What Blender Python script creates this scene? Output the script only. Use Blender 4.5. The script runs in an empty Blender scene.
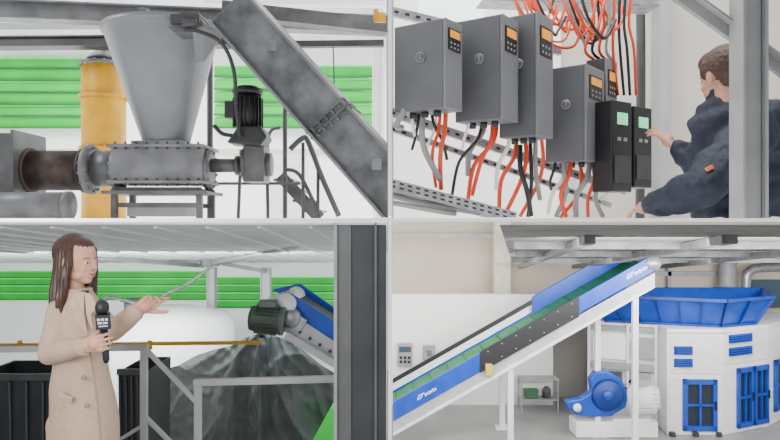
import bpy, bmesh, math, random
from mathutils import Vector, Matrix, noise
random.seed(4)
F=675.0; H=4.0
Z=Vector((0,0,1))
def P(px,py,d): return Vector(((px-390)/F*d, d, H+(220.5-py)/F*d))
def V(*a): return Vector(a)
# ---------------------------------------------------------------- materials
_m={}
def mat(name,col,rough=.5,metal=0,var=.1,scale=6,bump=0,emit=0,alpha=1,stretch=None,dist=.02):
    if name in _m: return _m[name]
    m=bpy.data.materials.new(name); m.use_nodes=True; nt=m.node_tree; b=nt.nodes['Principled BSDF']
    tc=nt.nodes.new('ShaderNodeTexCoord'); n=nt.nodes.new('ShaderNodeTexNoise'); n.inputs['Scale'].default_value=scale; n.inputs['Detail'].default_value=6
    if stretch:
        mp=nt.nodes.new('ShaderNodeMapping'); mp.inputs['Scale'].default_value=stretch
        nt.links.new(tc.outputs['Object'],mp.inputs[0]); nt.links.new(mp.outputs[0],n.inputs['Vector'])
    else: nt.links.new(tc.outputs['Object'],n.inputs['Vector'])
    r=nt.nodes.new('ShaderNodeValToRGB')
    r.color_ramp.elements[0].position=.3; r.color_ramp.elements[1].position=.7
    r.color_ramp.elements[0].color=tuple(max(0,c*(1-var)) for c in col)+(1,)
    r.color_ramp.elements[1].color=tuple(min(1,c*(1+var)) for c in col)+(1,)
    nt.links.new(n.outputs['Fac'],r.inputs[0]); nt.links.new(r.outputs[0],b.inputs['Base Color'])
    b.inputs['Roughness'].default_value=rough; b.inputs['Metallic'].default_value=metal
    if bump:
        bp=nt.nodes.new('ShaderNodeBump'); bp.inputs['Strength'].default_value=bump; bp.inputs['Distance'].default_value=dist
        nt.links.new(n.outputs['Fac'],bp.inputs['Height']); nt.links.new(bp.outputs[0],b.inputs['Normal'])
    if emit:
        nt.links.new(r.outputs[0],b.inputs['Emission Color']); b.inputs['Emission Strength'].default_value=emit
    if alpha<1: b.inputs['Alpha'].default_value=alpha
    _m[name]=m; return m
WHITE=mat('white_paint',(.80,.80,.79),.5,var=.05)
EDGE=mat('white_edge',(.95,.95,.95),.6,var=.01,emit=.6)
WALLW=mat('white_wall',(.86,.88,.86),.8,var=.05,scale=1.5)
BEIGE=mat('beige_wall',(.56,.50,.41),.85,var=.06,scale=1.2)
BEIGE2=mat('greige_wall',(.50,.475,.43),.85,var=.06,scale=1.2)
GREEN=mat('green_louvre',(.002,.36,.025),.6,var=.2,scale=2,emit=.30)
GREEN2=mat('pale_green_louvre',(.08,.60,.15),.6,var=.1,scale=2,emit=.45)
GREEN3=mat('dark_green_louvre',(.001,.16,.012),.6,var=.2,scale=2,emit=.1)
GREY=mat('grey_paint',(.15,.152,.158),.45,.1,.35,7)
HGREY=mat('hopper_grey',(.19,.198,.215),.38,.2,.22,2.5)
DGREY=mat('dark_grey_paint',(.045,.045,.048),.5,.2,.3)
MGREY=mat('mid_grey_paint',(.09,.091,.095),.45,.15,.4)
CHUTE=mat('scuffed_grey_paint',(.095,.097,.103),.45,.1,.55,8,.05)
LGREY=mat('light_grey_paint',(.33,.335,.34),.5,.1,.12)
RUST=mat('rusty_steel',(.045,.030,.023),.6,.2,.7,12,.2)
YEL=mat('yellow_paint',(.62,.31,.002),.45,0,.18)
BLACK=mat('black_plastic',(.012,.012,.014),.45,0,.3)
STEEL=mat('galvanised_steel',(.34,.35,.37),.38,.6,.25,20)
ORANGE=mat('orange_cable',(.75,.060,.008),.5)
GCAB=mat('grey_cable',(.26,.26,.255),.5)
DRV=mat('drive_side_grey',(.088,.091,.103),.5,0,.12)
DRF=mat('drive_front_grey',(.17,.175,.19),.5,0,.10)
EMB=mat('emblem_grey',(.20,.205,.22),.5,0,.10)
DISP=mat('display_orange',(.9,.35,.03),.4,emit=.3)
GSCR=mat('green_screen',(.25,.9,.45),.4,emit=.5)
NAVY=mat('navy_fabric',(.009,.015,.034),.7,0,.35,30,.3)
SKIN=mat('skin',(.62,.33,.23),.5,0,.05,20)
SKIN2=mat('skin_man',(.52,.26,.18),.5,0,.08,20)
HAIR=mat('brown_hair',(.050,.020,.011),.38,0,.55,30,.35,stretch=(7,7,.25),dist=.004)
HAIR2=mat('reddish_short_hair',(.055,.027,.015),.6,0,.4,60,.4,dist=.006)
COAT=mat('beige_wool',(.52,.365,.275),.9,0,.06,40,.10,dist=.006)
LIP=mat('lips',(.45,.09,.08),.4); EYEW=mat('eye_white',(.7,.7,.7),.3); EYED=mat('iris_dark',(.02,.015,.01),.3)
BLUE=mat('blue_paint',(.006,.06,.42),.4,.05,.18,4)
BLUE2=mat('deep_blue_paint',(.006,.035,.22),.45,.05,.2,4)
BELT=mat('green_belt',(.012,.16,.05),.6,0,.2)
FLOOR=mat('concrete_floor',(.28,.275,.27),.35,0,.12,1.2)
SILV=mat('silver_frame',(.45,.46,.48),.4,.2,.12)
GLASS=mat('daylight_glass',(.85,.92,.95),.2,emit=1.0,var=.02)
DWIN=mat('dark_window',(.05,.08,.11),.15,.0,.2,2)
CEILG=mat('grey_ceiling',(.19,.19,.18),.8,var=.2,scale=2)
CEILW=mat('white_roof_sheet',(.70,.73,.73),.7,var=.04,scale=2)
BIN=mat('dark_bin',(.014,.016,.019),.5,.1,.5,5)
MOTOR=mat('motor_green_grey',(.085,.11,.09),.45,.2,.2)
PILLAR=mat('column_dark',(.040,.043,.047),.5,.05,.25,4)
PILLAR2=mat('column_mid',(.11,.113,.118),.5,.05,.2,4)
# ---------------------------------------------------------------- mesh builder
class MB:
    def __init__(s): s.bm=bmesh.new(); s.T=Matrix.Identity(4); s.m=0; s.sm=False
    def _fin(s,vs,fs):
        for v in vs: v.co=s.T@v.co
        for f in fs: f.material_index=s.m; f.smooth=s.sm
    def box(s,c,size,R=None):
        r=bmesh.ops.create_cube(s.bm,size=1); vs=r['verts']
        for v in vs:
            q=Vector((v.co.x*size[0],v.co.y*size[1],v.co.z*size[2]))
            if R: q=R@q
            v.co=q+Vector(c)
        s._fin(vs,{f for v in vs for f in v.link_faces}); return s
    def beam(s,p,q,w,h,up=Z):
        d=(q-p); L=d.length; d.normalize()
        a=d.cross(up)
        if a.length<1e-4: a=d.cross(V(0,1,0))
        a.normalize(); b=a.cross(d).normalized()
        R=Matrix((a,d,b)).transposed()
        return s.box((p+q)/2,(w,L,h),R)
    def poly(s,pts,ext):
        n=len(pts); a=[s.bm.verts.new(p) for p in pts]; b=[s.bm.verts.new(p+ext) for p in pts]
        fs=[s.bm.faces.new(a),s.bm.faces.new(b[::-1])]
        for i in range(n):
            j=(i+1)%n; fs.append(s.bm.faces.new((a[j],a[i],b[i],b[j])))
        bmesh.ops.recalc_face_normals(s.bm,faces=fs); s._fin(a+b,fs); return s
    def loft(s,rings,cap=True,closed=True):
        R=[[s.bm.verts.new(p) for p in r] for r in rings]; fs=[]; n=len(rings[0])
        for i in range(len(R)-1):
            for j in range(n if closed else n-1):
                k=(j+1)%n; fs.append(s.bm.faces.new((R[i][j],R[i][k],R[i+1][k],R[i+1][j])))
        if cap and closed: 
            fs.append(s.bm.faces.new(R[0][::-1])); fs.append(s.bm.faces.new(R[-1]))
        bmesh.ops.recalc_face_normals(s.bm,faces=fs)
        s._fin([v for r in R for v in r],fs); return s
    def lathe(s,p,q,prof,seg=28,cap=True):
        d=(q-p); L=d.length; d.normalize(); a=d.orthogonal().normalized(); b=d.cross(a)
        rings=[[p+d*(t*L)+(a*math.cos(2*math.pi*k/seg)+b*math.sin(2*math.pi*k/seg))*r for k in range(seg)] for t,r in prof]
        o=s.sm; s.sm=True; s.loft(rings,cap); s.sm=o; return s
    def cyl(s,p,q,r,r2=None,seg=24): return s.lathe(p,q,[(0,r),(1,r if r2 is None else r2)],seg)
    def tube(s,pts,r,seg=8,sub=5):
        pp=[]
        n=len(pts)
        if n>2:
            for i in range(n-1):
                a,b,c,d=pts[max(i-1,0)],pts[i],pts[i+1],pts[min(i+2,n-1)]
                for k in range(sub):
                    t=k/sub
                    pp.append(.5*((2*b)+(c-a)*t+(2*a-5*b+4*c-d)*t*t+(-a+3*b-3*c+d)*t**3))
            pp.append(pts[-1])
        else: pp=list(pts)
        t0=(pp[1]-pp[0]).normalized(); a=t0.orthogonal().normalized(); rings=[]
        for i,p in enumerate(pp):
            t=(pp[min(i+1,len(pp)-1)]-pp[max(i-1,0)]).normalized()
            a=(a-t*a.dot(t)).normalized(); b=t.cross(a)
            rings.append([p+(a*math.cos(2*math.pi*k/seg)+b*math.sin(2*math.pi*k/seg))*r for k in range(seg)])
        o=s.sm; s.sm=True; s.loft(rings); s.sm=o; return s
    def ell(s,c,rad,R=None,seg=20):
        r=bmesh.ops.create_uvsphere(s.bm,u_segments=seg,v_segments=seg//2+2,radius=1); vs=r['verts']
        for v in vs:
            q=Vector((v.co.x*rad[0],v.co.y*rad[1],v.co.z*rad[2]))
            if R: q=R@q
            v.co=q+Vector(c)
        o=s.sm; s.sm=True; s._fin(vs,{f for v in vs for f in v.link_faces}); s.sm=o; return s
    def cs(s,p,r1,q,r2,seg=16):
        p=Vector(p);q=Vector(q)
        s.ell(p,(r1,)*3,seg=seg); s.ell(q,(r2,)*3,seg=seg)
        if (q-p).length>1e-4: s.lathe(p,q,[(0,r1),(1,r2)],seg)
        return s
    def chain(s,pts):
        for (a,r),(b,t) in zip(pts,pts[1:]): s.cs(a,r,b,t)
        return s
    def clip(s,co,no):
        g=s.bm.verts[:]+s.bm.edges[:]+s.bm.faces[:]
        r=bmesh.ops.bisect_plane(s.bm,geom=g,plane_co=co,plane_no=no,clear_outer=True)
        e=[x for x in r['geom_cut'] if isinstance(x,bmesh.types.BMEdge)]
        try: bmesh.ops.holes_fill(s.bm,edges=e)
        except Exception: pass
        return s
COL=bpy.context.scene.collection
OFF={}
def thing(name,label,cat,loc,group=None):
    o=bpy.data.objects.new(name,None); o.location=loc; o.empty_display_size=.1; COL.objects.link(o)
    o['label']=label; o['category']=cat
    if group: o['group']=group
    OFF[o.name]=Vector(loc); return o
def fin(mb,name,mats,parent=None,bevel=0,label=None,cat=None,group=None,kind=None,loc=None,voxel=0,smooth=0,disp=None,solid=0):
    if not isinstance(mats,(list,tuple)): mats=[mats]
    off=OFF[parent.name] if parent else (Vector(loc) if loc is not None else None)
    if off is None:
        vs=[v.co for v in mb.bm.verts]
        off=Vector(((min(v.x for v in vs)+max(v.x for v in vs))/2,(min(v.y for v in vs)+max(v.y for v in vs))/2,min(v.z for v in vs)))
    for v in mb.bm.verts: v.co-=off
    me=bpy.data.meshes.new(name); mb.bm.to_mesh(me); mb.bm.free()
    for m in mats: me.materials.append(m)
    o=bpy.data.objects.new(name,me); COL.objects.link(o)
    if voxel:
        md=o.modifiers.new('r','REMESH'); md.mode='VOXEL'; md.voxel_size=voxel; md.use_smooth_shade=True
        if smooth: sm=o.modifiers.new('s','SMOOTH'); sm.iterations=smooth; sm.factor=.5
        dg=bpy.context.evaluated_depsgraph_get()
        nm=bpy.data.meshes.new_from_object(o.evaluated_get(dg)); o.modifiers.clear(); o.data=nm
        nm.materials.clear()
        for m in mats: nm.materials.append(m)
        n=len(nm.polygons); nm.polygons.foreach_set('use_smooth',[True]*n); nm.polygons.foreach_set('material_index',[0]*n)
        if disp:
            co=[v.co.copy() for v in nm.vertices]; no=[v.normal.copy() for v in nm.vertices]; out=[]
            for c,k in zip(co,no):
                c=c+k*disp(c+off); out.extend(c)
            nm.vertices.foreach_set('co',out); nm.update()
    if solid: md=o.modifiers.new('so','SOLIDIFY'); md.thickness=solid
    if bevel: md=o.modifiers.new('b','BEVEL'); md.width=bevel; md.segments=2; md.limit_method='ANGLE'
    if parent: o.parent=parent; OFF[o.name]=OFF[parent.name]
    else: o.location=off; OFF[o.name]=off
    if label: o['label']=label
    if cat: o['category']=cat
    if group: o['group']=group
    if kind: o['kind']=kind
    return o
def struct(mb,name,m,label='structure'):
    return fin(mb,name,m,kind='structure',label=label)
# ---------------------------------------------------------------- human helpers
def finger(b,k,d,n,L,curl,r):
    p=k; a=0
    for i,(f,c) in enumerate(zip((.45,.31,.24),(.6,1.0,.8))):
        a+=curl*c; v=(d*math.cos(a)+n*math.sin(a)).normalized(); q=p+v*L*f
        b.cs(p,r*(1-.1*i),q,r*(1-.1*(i+1)),10); p=q
def hand(b,w,d,n,ts,curls=(.3,.3,.35,.4),thumb=(.8,.2),sz=1,spread=.06):
    d=d.normalized(); n=(n-d*n.dot(d)).normalized(); s=d.cross(n).normalized()*ts
    ks=[]
    for i,o in enumerate((.033,.011,-.011,-.032)):
        k=w+d*(.088-abs(i-1)*.005)*sz+s*o*sz; ks.append(k)
        b.cs(w+s*o*.55*sz,.016*sz,k,.0120*sz,10)
    b.ell(w+d*.045*sz,(.03*sz,.03*sz,.03*sz))
    for i,(k,L) in enumerate(zip(ks,(.074,.084,.078,.060))):
        dd=(d+s*(.032-.021*i)*spread*30).normalized()
        finger(b,k,dd,n,L*sz,curls[i],.0082*sz)
    t0=w+d*.025*sz+s*.028*sz; td=(d*math.cos(thumb[0])+s*math.sin(thumb[0])+n*thumb[1]).normalized()
    t1=t0+td*.045*sz; td2=(td+d*.4+n*thumb[1]*.8).normalized(); t2=t1+td2*.032*sz; t3=t2+(td2+d*.3).normalized()*.024*sz
    b.cs(t0,.014*sz,t1,.011*sz,10).cs(t1,.011*sz,t2,.010*sz,10).cs(t2,.010*sz,t3,.008*sz,10)
def head(b,M,fem=True):
    b.T=M
    b.ell((-.012,0,.028),(.094,.074,.094)); b.ell((.030,0,-.035),(.054,.052,.066)); b.ell((.050,0,-.083),(.024,.024,.020)); b.ell((.055,0,.018),(.028,.050,.030))
    for y in (-1,1):
        b.ell((.052,.030*y,-.030),(.026,.021,.026)); b.ell((-.012,.074*y,-.008),(.018,.008,.030),Matrix.Rotation(.25*y,3,'Z')); b.ell((.02,.042*y,-.060),(.04,.014,.022))
        b.ell((.060,.028*y,-.002),(.018,.016,.014))
    b.cs((.082,0,.008),.006,(.100,0,-.024),.0085,10); b.ell((.092,.007,-.028),(.007,.006,.005)); b.ell((.092,-.007,-.028),(.007,.006,.005))
    b.ell((.074,0,-.058),(.014,.022,.016))
    r=.042 if fem else .058
    b.cs((-.022,0,-.06),r,(-.035,0,-.20),r*1.12)
    b.T=Matrix.Identity(4)
def face_parts(M,root,fem=True):
    for y in (-1,1):
        b=MB(); b.T=M; b.ell((.0765,.029*y,-.001),(.007,.012,.0055)); fin(b,'eye',EYEW,root)
        b=MB(); b.T=M; b.ell((.082,.030*y,-.001),(.003,.005,.005)); fin(b,'iris',EYED,root)
        b=MB(); b.T=M; b.tube([V(.083,.015*y,.018),V(.081,.030*y,.0225),V(.070,.044*y,.018)],.002,6); fin(b,'eyebrow',HAIR if fem else HAIR2,root)
    b=MB(); b.T=M; b.tube([V(.079,-.019,-.054),V(.087,-.007,-.0565),V(.087,.007,-.0565),V(.079,.019,-.054)],.0032,8); b.tube([V(.080,-.015,-.057),V(.086,0,-.0615),V(.080,.015,-.057)],.0036,8); fin(b,'lips',LIP,root)
def oval(c,rx,ry,yaw=0,n=28):
    return [Vector(c)+Vector((rx*math.cos(t)*math.cos(yaw)-ry*math.sin(t)*math.sin(yaw),rx*math.cos(t)*math.sin(yaw)+ry*math.sin(t)*math.cos(yaw),0)) for t in [2*math.pi*k/n for k in range(n)]]
def basis(pos,fx,pitch=0,roll=0):
    f=Vector(fx); f.z=0; f.normalize(); y=Z.cross(f)
    R=Matrix((f,y,Z)).transposed().to_4x4()
    return Matrix.Translation(pos)@R@Matrix.Rotation(pitch,4,'Y')@Matrix.Rotation(roll,4,'X')
# ================================================================= man
def man():
    d=2.85
    r=thing('person','man in navy padded jacket reaching to a control module','person',V(P(730,0,d).x,d,H+.006))
    M=basis(P(721,78,d),(-.34,.94,0),.14)
    b=MB(); head(b,M,False)
    b.cs(P(728,104,d),.055,P(740,140,d+.02),.11); b.cs(P(740,140,d),.12,V(P(745,0,d).x,d,H+.14),.12)
    sh2=P(716,124,d+.24); el2=P(704,172,d+.30); wr2=P(675,147,d+.38)
    b.chain([(sh2,.045),(el2,.038),(wr2,.027)])
    hand(b,wr2,(P(645,122,d+.50)-wr2),V(-.25,.35,-.8),-1,curls=(.10,.25,.35,.45),thumb=(.7,.3),sz=1.05,spread=.10)
    sh=P(752,134,d-.12); el=P(704,186,d-.22); wr=P(652,206,d-.05)
    b.chain([(sh,.055),(el,.042),(wr,.028)])
    hand(b,wr,P(636,210,d)-wr,V(0,.3,-1),-1,curls=(.5,.6,.6,.7),sz=.9)
    b.clip(V(0,0,H+.008),V(0,0,-1))
    fin(b,'body',SKIN2,r,voxel=.0045,smooth=2)
    face_parts(M,r,False)
    b=MB(); b.T=M; b.ell((-.028,0,.040),(.096,.082,.092)); b.ell((.01,0,.075),(.085,.066,.05)); b.ell((-.062,0,-.02),(.05,.062,.06)); 
    for y in (-1,1): b.ell((.005,.068*y,.03),(.04,.014,.045))
    fin(b,'hair',HAIR2,r,voxel=.005,smooth=2,disp=lambda p:noise.noise(p*90)*.003)
    b=MB(); bx=lambda x,y,dd=0:P(x,y,d+dd)
    rings=[]
    for (x,y,rx,ry) in [(732,97,.085,.085),(738,106,.15,.13),(745,120,.215,.16),(750,150,.24,.175),(752,185,.24,.18),(752,217,.235,.18)]:
        rings.append(oval(bx(x,y),rx,ry,-.25))
    b.loft(rings)
    b.chain([(sh+V(0,.02,-.01),.10),(sh.lerp(el,.5),.092),(el,.084),(el.lerp(wr,.5),.070),(wr.lerp(el,.1),.052)])
    b.chain([(sh2,.09),(el2,.072),(wr2.lerp(el2,.14),.048)])
    b.chain([(sh,.10),(bx(744,110),.09),(sh2,.085)])
    b.clip(V(0,0,H+.008),V(0,0,-1))
    def dj(p): 
        w=noise.noise(p*5)
        return .008*math.sin((p.x*1.0-p.z*1.1)*48+6*w)*(.5+w)+noise.noise(V(p.x*10,p.y*10,p.z*18))*.016+abs(noise.noise(p*22))*.007
    fin(b,'jacket',NAVY,r,voxel=.009,smooth=4,disp=dj)
    b=MB()
    c0=bx(729,96)
    b.loft([oval(c0+V(0,0,-.035),.092,.090,-.3),oval(c0+V(-.003,0,.02),.086,.084,-.3),oval(c0+V(-.003,0,.03),.076,.074,-.3),oval(c0+V(0,0,-.03),.070,.068,-.3)],cap=False)
    fin(b,'collar',NAVY,r)
    b=MB(); c=sh.lerp(el,.85)+V(-.045,-.078,.030); b.box(c,(.026,.014,.014),Matrix.Rotation(-.5,3,'Y')); fin(b,'sleeve_badge',mat('orange_badge',(.8,.2,.06),.6),r)
    b=MB(); 
    c=wr.lerp(el,.10); dr=(el-wr).normalized(); b.cyl(c-dr*.012,c+dr*.016,.054); b.clip(V(0,0,H+.008),V(0,0,-1)); fin(b,'cuff',BLACK,r)
man()
# ================================================================= woman
def woman():
    d=3.2
    zf=1.905
    r=thing('person','woman in beige coat with long hair, pointing and holding microphone','person',V(P(80,0,d).x,d,zf))
    hc=P(79,262,d); M=basis(hc,(.93,-.36,0),.02)
    g=lambda x,y,e=0:P(x,y,d+e)
    shR=g(60,313,-.05); elR=g(50,354,-.10); wrR=g(86,346,-.25)
    shL=g(92,311,.06); elL=g(112,331,-.02); wrL=g(138,311,-.10)
    b=MB(); head(b,M,True)
    b.cs(g(77,296),.05,g(76,325),.09); b.cs(g(76,325),.095,g(78,375),.085); b.cs(g(78,375),.085,g(80,420),.11)
    hipz=g(80,425).z
    for sx in (-1,1):
        X=g(80,0).x+sx*.075
        b.chain([(V(X,d,hipz),.08),(V(X,d-.01,zf+.45),.052),(V(X,d+.02,zf+.09),.036),(V(X,d-.12,zf+.035),.03)])
    b.chain([(shR,.042),(elR,.035),(wrR,.023)]); b.chain([(shL,.042),(elL,.035),(wrL,.023)])
    hand(b,wrL,g(158,297,-.12)-wrL,V(.3,-.75,-.55),1,curls=(.05,.3,.5,.6),thumb=(.75,.25),sz=.98,spread=.1)
    hand(b,wrR,V(1,-.15,.18),V(.15,1,.1),1,curls=(1.0,1.05,1.1,1.15),thumb=(.6,.9),sz=.92)
    fin(b,'body',SKIN,r,voxel=.004,smooth=3)
    face_parts(M,r,True)
    # long smooth hair: cap plus one lofted curtain down the back and sides
    b=MB(); b.T=M
    b.ell((-.036,0,.038),(.098,.084,.096)); b.ell((-.010,0,.074),(.084,.066,.048))
    rings=[]
    for (x,z,rx,ry) in [(-.040,.05,.072,.082),(-.046,0,.066,.086),(-.056,-.06,.056,.092),(-.062,-.12,.054,.098),(-.064,-.18,.052,.102),(-.062,-.24,.044,.098),(-.056,-.29,.022,.070)]:
        rings.append(oval((x,0,z),rx,ry))
    b.loft(rings)
    for y in (-1,1):
        b.chain([(V(.012,.066*y,.055),.020),(V(.014,.076*y,-.01),.018),(V(-.002,.084*y,-.08),.022),(V(-.010,.094*y,-.16),.026),(V(-.012,.092*y,-.23),.022),(V(-.016,.084*y,-.275),.010)])
    def dh(p):
        q=M.inverted()@p; a=math.atan2(q.y,q.x+.05)
        return .0028*math.sin(a*34+2.5*noise.noise(V(q.x*6,q.y*6,q.z*5)))*min(1,max(0,(.12-q.z)*9))+.006*noise.noise(V(q.x*12,q.y*12,q.z*7))
    fin(b,'hair',HAIR,r,voxel=.0055,smooth=6,disp=dh)
    b=MB(); rings=[]
    for (x,y,rx,ry) in [(78,290,.060,.060),(77,297,.10,.075),(76,305,.132,.09),(76,320,.140,.10),(77,345,.132,.105),(80,365,.138,.11),(83,395,.160,.13),(85,437,.180,.15),(87,500,.20,.17),(87,525,.205,.175)]:
        rings.append(oval(g(x,y),rx,ry,-.45))
    b.loft(rings)
    b.chain([(shR,.062),(elR,.053),(wrR.lerp(elR,.12),.041)])
    b.chain([(shL,.058),(elL,.051),(wrL.lerp(elL,.10),.038)])
    def dc(p):
        lower=max(0,min(1,(g(0,350).z-p.z)*2))
        return .012*lower*math.sin(p.x*26+2*noise.noise(p*2))+noise.noise(p*7)*.009
    fin(b,'coat',COAT,r,voxel=.008,smooth=5,disp=dc)
    C2=mat('beige_wool_shade',(.36,.24,.17),.9,0,.08,40)
    b=MB()
    b.poly([g(84,292,-.085),g(92,296,-.085),g(98,310,-.105),g(91,314,-.115),g(93,334,-.12),g(86,316,-.12)],V(0,.014,0))
    b.poly([g(84,292,-.085),g(74,293,-.075),g(68,304,-.095),g(74,312,-.112),g(75,320,-.118),g(87,336,-.128),g(84,312,-.115)],V(0,.014,0))
    fin(b,'lapel',mat('beige_wool_light',(.58,.42,.32),.9,0,.06,40),r,bevel=.004)
    b=MB(); b.poly([g(81,291,-.080),g(88,291,-.080),g(87,306,-.098),g(84,306,-.098)],V(0,.01,0)); fin(b,'sweater',mat('dark_knit',(.02,.02,.025),.9),r)
    b=MB(); b.loft([oval(g(77,295),.076,.070,-.4),oval(g(77,289),.072,.066,-.4),oval(g(77,288),.062,.058,-.4),oval(g(77,295),.056,.052,-.4)],cap=False); fin(b,'collar',COAT,r)
    b=MB(); b.tube([g(88,336,-.128),g(92,365,-.132),g(97,400,-.155),g(101,445,-.185),g(103,515,-.20)],.005); fin(b,'front_seam',C2,r)
    for (x,y,e) in ((86,352,-.135),(90,378,-.145),(93,406,-.165)):
        b=MB(); q=g(x-6,y,e-.005); b.lathe(q,q+V(0,-.008,0),[(0,.011),(1,.010)],16); fin(b,'button',C2,r)
    b=MB(); b.beam(g(58,394,-.150),g(72,401,-.165),.012,.026); fin(b,'pocket_flap',COAT,r,bevel=.003)
    for w,e,rr in ((wrR,elR,.043),(wrL,elL,.040)):
        b=MB(); dr=(e-w).normalized(); b.cyl(w+dr*.012,w+dr*.034,rr); fin(b,'cuff',COAT,r,bevel=.004)
    for sx in (-1,1):
        b=MB(); X=g(80,0).x+sx*.075
        b.cs(V(X,d+.02,zf+.045),.04,V(X+.01,d-.13,zf+.038),.034); b.cs(V(X,d+.02,zf+.05),.046,V(X,d+.01,zf+.36),.058)
        fin(b,'boot',BLACK,r,voxel=.012,smooth=2)
    c=wrR+V(.075,.018,.01); up=V(-.06,-.05,1).normalized()
    r=thing('microphone','black handheld microphone with dark square flag','microphone',c-up*.1)
    b=MB(); b.lathe(c-up*.09,c+up*.07,[(0,.011),(.1,.014),(1,.017)],20); fin(b,'handle',BLACK,r)
    R=Matrix((V(1,0,0),up.cross(V(1,0,0)).normalized(),up)).transposed()
    R=R@Matrix.Rotation(.35,3,'Z')
    b=MB(); b.box(c+up*.095,(.060,.060,.062),R)
    b.m=1
    for rx in range(2):
        Q=R@(Matrix.Rotation(-rx*math.pi/2,3,'Z'))
        for (ox,oz,w,h) in [(-.016,.012,.012,.010),(.0,.012,.012,.010),(.016,.012,.010,.010),(-.012,-.003,.018,.008),(.010,-.003,.018,.008),(0,-.017,.036,.004)]:
            b.box(c+up*.095+Q@V(ox,-.0305,oz),(w,.003,h),Q)
    fin(b,'flag_cube',[mat('flag_dark',(.012,.014,.03),.4),WHITE],r)
    b=MB(); b.ell(c+up*.155,(.030,.030,.036)); fin(b,'foam_windscreen',BLACK,r)
woman()
# ================================================================= partitions
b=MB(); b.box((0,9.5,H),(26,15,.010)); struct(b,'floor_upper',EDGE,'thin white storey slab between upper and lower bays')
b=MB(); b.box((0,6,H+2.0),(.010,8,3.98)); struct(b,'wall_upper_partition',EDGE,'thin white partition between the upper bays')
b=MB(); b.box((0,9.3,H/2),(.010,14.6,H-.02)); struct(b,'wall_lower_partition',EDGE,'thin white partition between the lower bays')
b=MB(); b.box((0,9,-.05),(30,18,.1)); struct(b,'floor',FLOOR,'smooth grey concrete hall floor')
def louvre(x0,x1,y0,y1,c,D,name):
    b=MB(); a=P(x0,y1,D-.1); q=P(x1,y0,D-.1); st=(q.z-a.z)/c
    for i in range(c):
        z=a.z+st*(i+.5)
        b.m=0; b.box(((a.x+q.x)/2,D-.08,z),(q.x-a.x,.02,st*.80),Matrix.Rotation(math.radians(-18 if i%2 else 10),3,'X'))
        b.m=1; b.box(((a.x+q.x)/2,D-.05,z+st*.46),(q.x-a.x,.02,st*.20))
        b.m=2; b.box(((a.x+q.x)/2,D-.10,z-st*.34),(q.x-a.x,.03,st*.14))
    fin(b,name,[GREEN,GREEN2,GREEN3],kind='structure',label='green slatted louvre window band')
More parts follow.
